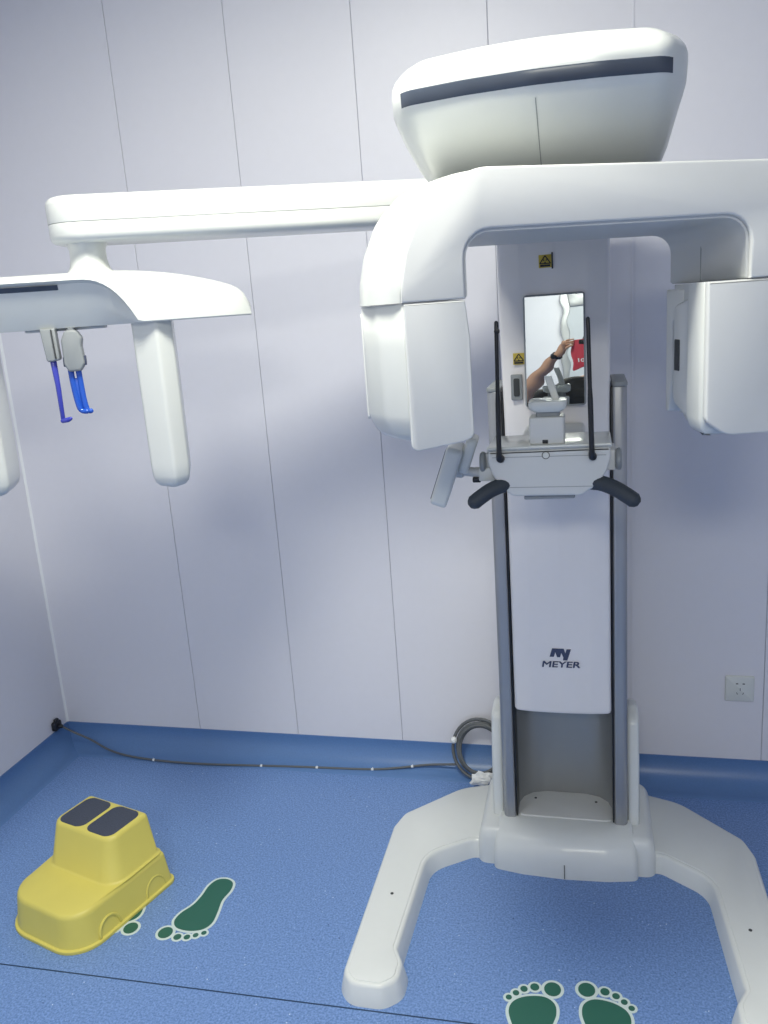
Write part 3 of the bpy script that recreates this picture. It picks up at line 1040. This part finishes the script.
for k in range(0, 36 * 5 + 15):
    a = -pi * 0.55 + 2 * pi * k / 36
    lp = k / 36
    r = .094 + .006 * math.sin(lp * 2.3) - .004 * lp
    z = .104 + r * math.sin(a) * 1.02
    y = 2.573 + .045 * (z / .2) + .0095 * (lp - 2.5) * .9 * math.cos(a + lp)
    pts.append((-.385 + r * math.cos(a) + .004 * math.sin(lp * 5), y, z + .004))
pts += [(-.30, 2.57, .225), (-.25, 2.54, .25)]
tube(bm, pts, .0058, 8)
cl = tag(obj('cable_coil', bm, 'cable'), 'round coil of thick grey cable leaning on the wall behind the machine base', 'cable coil')
bm = new(); tube(bm, [(-.479, 2.598, .135), (-.477, 2.598, .141)], .0115, 10); obj('coil_tie', bm, 'tie', cl, label='white tie round the coil')
# crumpled tissue in the coil
bm = new()
bmesh.ops.create_icosphere(bm, subdivisions=3, radius=1)
rt = random.Random(11)
spk = [(Vector((rt.uniform(-1, 1), rt.uniform(-1, 1), rt.uniform(-.3, 1))).normalized(), rt.uniform(.25, .75)) for _ in range(11)]
for v in bm.verts:
    n = v.co.normalized()
    f = .55 + max(am * max(0, 1 - n.angle(d) / .55) for d, am in spk) + rt.uniform(-.07, .07)
    v.co = Vector((n.x * 1.25, n.y * .55, n.z * .80)) * f * .046
bmesh.ops.translate(bm, verts=bm.verts, vec=(-.376, 2.525, .034))
tag(obj('crumpled_tissue', bm, 'bag', sharp=8), 'crumpled white tissue lying inside the cable coil', 'tissue')
# plug in the corner
pg = thing('wall_plug', (XL, 2.57, .115), 'small black plug on the left wall beside the corner', 'plug')
bm = new(); prism(bm, rect(2.548, 2.592, .103, .140, .010), XL, XL + .018, .004, 'x'); obj('plug_body', bm, 'black', pg)
bm = new(); prism(bm, rect(2.56, 2.582, .132, .150, .006), XL + .004, XL + .016, .003, 'x'); obj('plug_latch', bm, 'black', pg)
bm = new(); tube(bm, [(XL + .015, 2.572, .118), (XL + .028, 2.575, .116)], .008, 10); obj('plug_sleeve', bm, 'black', pg)
# wall socket
sx0, sx1, sz0, sz1 = .411, .498, .308, .395
sk = thing('wall_socket', ((sx0 + sx1) / 2, YB, sz0), 'white square power socket on the back wall right of the machine', 'socket')
bm = new(); prism(bm, rect(sx0, sx1, sz0, sz1, .004), YB, YB - .009, .0, 'y', bev2=.004); pb = obj('socket_plate', bm, 'white', sk)
scx, scz = (sx0 + sx1) / 2 + .001, (sz0 + sz1) / 2
bm = new()
YS = YB - .009
for dx in (-.010, .010):
    box(bm, scx + dx - .004, scx + dx + .004, YS - .0004, YS + .002, scz + .0165, scz + .021, .0015)
box(bm, scx - .001, scx + .001, YS - .0004, YS + .002, scz - .006, scz + .004, .0005)
for s in (-1, 1):
    Tm = Matrix.Translation((scx + s * .009, YS, scz - .015)) @ Matrix.Rotation(s * .5, 4, 'Y')
    box(bm, -.001, .001, -.0004, .002, -.004, .004, .0005, T=Tm)
obj('socket_slots', bm, 'gap', pb)

# ================================================================== the photographer, seen in the machine's mirror
def skinned(verts, edges, radii, root=0, sub=2):
    me = bpy.data.meshes.new('skel')
    me.from_pydata([tuple(v) for v in verts], edges, [])
    o = bpy.data.objects.new('skel', me)
    COL.objects.link(o)
    o.modifiers.new('skin', 'SKIN').use_smooth_shade = True
    sd = o.modifiers.new('sub', 'SUBSURF'); sd.levels = sub; sd.render_levels = sub
    for i, d in enumerate(o.data.skin_vertices[0].data):
        r = radii[i]
        d.radius = r if isinstance(r, tuple) else (r, r)
        d.use_root = (i == root)
    dg = bpy.context.evaluated_depsgraph_get()
    me2 = bpy.data.meshes.new_from_object(o.evaluated_get(dg))
    bpy.data.objects.remove(o)
    b = bmesh.new(); b.from_mesh(me2)
    bpy.data.meshes.remove(me2); bpy.data.meshes.remove(me)
    return b


PX, PY = 0.10, -0.50
per = thing('person', (PX, PY, 0), 'person in a black top holding a phone in both hands, reflected in the mirror', 'person')
V = [(PX, PY, .93), (PX, PY, 1.10), (PX, PY, 1.28), (PX, PY, 1.40), (PX, PY, 1.475), (PX, PY + .015, 1.53), (PX, PY + .02, 1.60), (PX, PY + .015, 1.68),      # 0-7 spine, neck, head
     (PX - .17, PY, 1.38), (-.36, -.24, 1.31), (-.23, -.14, 1.455), (-.100, -.050, 1.590), (-.085, -.032, 1.618),       # 8-12 left arm
     (PX + .17, PY, 1.38), (.36, -.30, 1.22), (.22, -.17, 1.38), (.10, -.045, 1.52), (.085, -.03, 1.55),        # 13-17 right arm
     (PX - .09, PY, .88), (PX - .10, PY + .01, .49), (PX - .10, PY - .02, .09), (PX - .11, PY + .10, .035),
     (PX + .09, PY, .88), (PX + .10, PY + .01, .49), (PX + .10, PY - .02, .09), (PX + .12, PY + .10, .035)]
Ed = [(0, 1), (1, 2), (2, 3), (3, 4), (4, 5), (5, 6), (6, 7), (3, 8), (8, 9), (9, 10), (10, 11), (11, 12), (3, 13), (13, 14), (14, 15), (15, 16), (16, 17),
      (0, 18), (18, 19), (19, 20), (20, 21), (0, 22), (22, 23), (23, 24), (24, 25)]
Rd = [(.14, .10), (.13, .09), (.145, .10), (.12, .085), .052, .060, (.074, .090), (.060, .075),
      .056, .040, .038, .030, .025, .055, .042, .040, .027, .024,
      .082, .055, .040, .032, .082, .055, .040, .032]
body = obj('body', skinned(V, Ed, Rd), 'skin', per, sharp=180)
sh_i = [0, 1, 2, 3, 4, 8, 9, 13, 14]
vmap = {k: i for i, k in enumerate(sh_i)}
VS = [Vector(V[k]) for k in sh_i]
VS[vmap[4]] = Vector((PX, PY, 1.455))
ES = [(vmap[a], vmap[b]) for a, b in Ed if a in vmap and b in vmap]
obj('black_top', skinned(VS, ES, [(.16, .12), (.15, .11), (.165, .12), (.14, .105), .058, .072, .058, .072, .058]), 'cloth', per, sharp=180)
tr = [0, 18, 19, 20, 22, 23, 24]
vm = {k: i for i, k in enumerate(tr)}
VT = [Vector(V[k]) for k in tr]
VT[0] = Vector((PX, PY, .98))
obj('trousers', skinned(VT, [(vm[a], vm[b]) for a, b in Ed if a in vm and b in vm], [(.165, .125), .10, .072, .060, .10, .072, .060]), 'jean', per, sharp=180)
for s_ in (-1, 1):
    fx = PX + s_ * .11
    bm = new()
    loft(bm, [[(fx + x * k, PY + .045 + y * k, z) for x, y in rect(-.048, .048, -.135, .135, .045, 5)] for z, k in ((0, .97), (.01, 1.0), (.05, .95), (.075, .7), (.085, .45))])
    obj('shoe', bm, 'black', per, sharp=60)
# hair and face
bm = new()
bmesh.ops.create_uvsphere(bm, u_segments=28, v_segments=18, radius=1)
for v in bm.verts:
    v.co = Vector((v.co.x * .088, v.co.y * .105 - .012, v.co.z * .10))
bmesh.ops.delete(bm, geom=[f for f in bm.faces if f.calc_center_median().y > .035 and f.calc_center_median().z < .055 or f.calc_center_median().z < -.07], context='FACES')
bmesh.ops.solidify(bm, geom=bm.faces[:], thickness=.006)
bmesh.ops.translate(bm, verts=bm.verts, vec=(PX, PY + .018, 1.655))
obj('hair', bm, 'hair', per)
for s_ in (-1, 1):
    bm = new(); bmesh.ops.create_uvsphere(bm, u_segments=16, v_segments=10, radius=.012)
    bmesh.ops.translate(bm, verts=bm.verts, vec=(PX + s_ * .031, PY + .098, 1.645)); obj('eye', bm, 'tie', per)
    bm = new(); bmesh.ops.create_uvsphere(bm, u_segments=12, v_segments=8, radius=.0055)
    bmesh.ops.translate(bm, verts=bm.verts, vec=(PX + s_ * .031, PY + .1075, 1.645)); obj('iris', bm, 'hair', per)
    bm = new(); bmesh.ops.create_uvsphere(bm, u_segments=14, v_segments=10, radius=1)
    for v in bm.verts: v.co = Vector((v.co.x * .010, v.co.y * .018, v.co.z * .030))
    bmesh.ops.translate(bm, verts=bm.verts, vec=(PX + s_ * .083, PY + .015, 1.635)); obj('ear', bm, 'skin', per)
bm = new()
loft(bm, [[(PX + x * k, PY + .098 + y * k2, z) for x, y in ((-.014, 0), (-.006, .016), (.006, .016), (.014, 0), (0, -.01))] for z, k, k2 in ((1.602, .9, .5), (1.610, 1.15, 1.3), (1.625, .7, .9), (1.645, .5, .4))])
obj('nose', bm, 'skin', per, sharp=180)
bm = new(); tube(bm, catmull([(PX - .022, PY + .096, 1.583), (PX, PY + .103, 1.581), (PX + .022, PY + .096, 1.583)], 5), .0045, 8); obj('mouth', bm, 'pink', per)
# hands closing on the phone from either side
for s_ in (-1, 1):
    ex = -.052 if s_ < 0 else .030      # edge of the phone
    wr = Vector(V[12] if s_ < 0 else V[17])
    up_ = .035 if s_ < 0 else 0
    bm = skinned([wr + Vector((s_ * .010, -.012, -.030)), wr, Vector((ex + s_ * .030, -.024, 1.585 + up_)), Vector((ex + s_ * .026, -.022, 1.610 + up_))], [(0, 1), (1, 2), (2, 3)], [.024, (.028, .022), (.034, .018), (.026, .014)])
    hand = obj('hand', bm, 'skin', per, sharp=180)
    for k in range(4):
        z0 = 1.558 + .0175 * k + up_
        L = (.8, .95, 1.0, .9)[k]
        pts = [Vector((ex + s_ * .030, -.020, z0 - .004)), Vector((ex + s_ * .016 * L, -.001, z0)), Vector((ex + s_ * .003, .0085, z0 + .001)), Vector((ex - s_ * .016 * L, .0040, z0 + .002))]
        obj('finger', skinned(pts, [(0, 1), (1, 2), (2, 3)], [.0088, .0080, .0072, .0062]), 'skin', hand, sharp=180)
    pts = [Vector((ex + s_ * .030, -.028, 1.565 + up_)), Vector((ex + s_ * .012, -.034, 1.582 + up_)), Vector((ex - s_ * .006, -.029, 1.594 + up_)), Vector((ex - s_ * .018, -.025, 1.599 + up_))]
    obj('thumb', skinned(pts, [(0, 1), (1, 2), (2, 3)], [.0105, .0105, .0095, .008]), 'skin', hand, sharp=180)
# wristwatch on the left forearm
bm = new()
wa = (Vector(V[11]) - Vector(V[10])).normalized()
wc = Vector(V[10]).lerp(Vector(V[11]), .80)
q = wa.to_track_quat('Z', 'Y').to_matrix().to_4x4()
TW = Matrix.Translation(wc) @ q
lathe(bm, [(.033, -.010), (.0375, -.009), (.0375, .009), (.033, .010)], n=28, T=TW)
wt = obj('watch_strap', bm, 'rubber', per)
out = q.inverted() @ Vector((0, 1, .2)); an = math.atan2(out.y, out.x)
bm = new(); lathe(bm, [(.0001, .0), (.019, 0), (.020, .004), (.018, .009), (.0001, .010)], (0, 0, 0), 'x', 24, T=TW @ Matrix.Rotation(an, 4, 'Z') @ Matrix.Translation((.035, 0, 0)))
obj('watch_case', bm, 'black', wt)
# the phone: its lens is where the picture is taken from
ph = thing('phone', (-.011, -.008, 1.49), 'phone in a coral red case with white lettering held up by the person', 'phone')
bm = new(); prism(bm, rect(-.050, .028, 1.490, 1.640, .012), -.0145, -.0045, .002, 'y'); pc = obj('phone_case', bm, 'pink', ph)
bm = new(); prism(bm, rect(-.047, .025, 1.493, 1.637, .010), -.0152, -.014, .0003, 'y'); obj('phone_screen', bm, 'black', ph)
bm = new(); prism(bm, rect(-.012, .022, 1.600, 1.636, .006), -.0048, -.0030, .0005, 'y'); obj('lens_plate', bm, 'black', ph)
lettering('10', 0.042, -1.0, (-.012, -.0040, 1.535), 'tie', pc, 'case_lettering', off=0.0008, rot=pi)
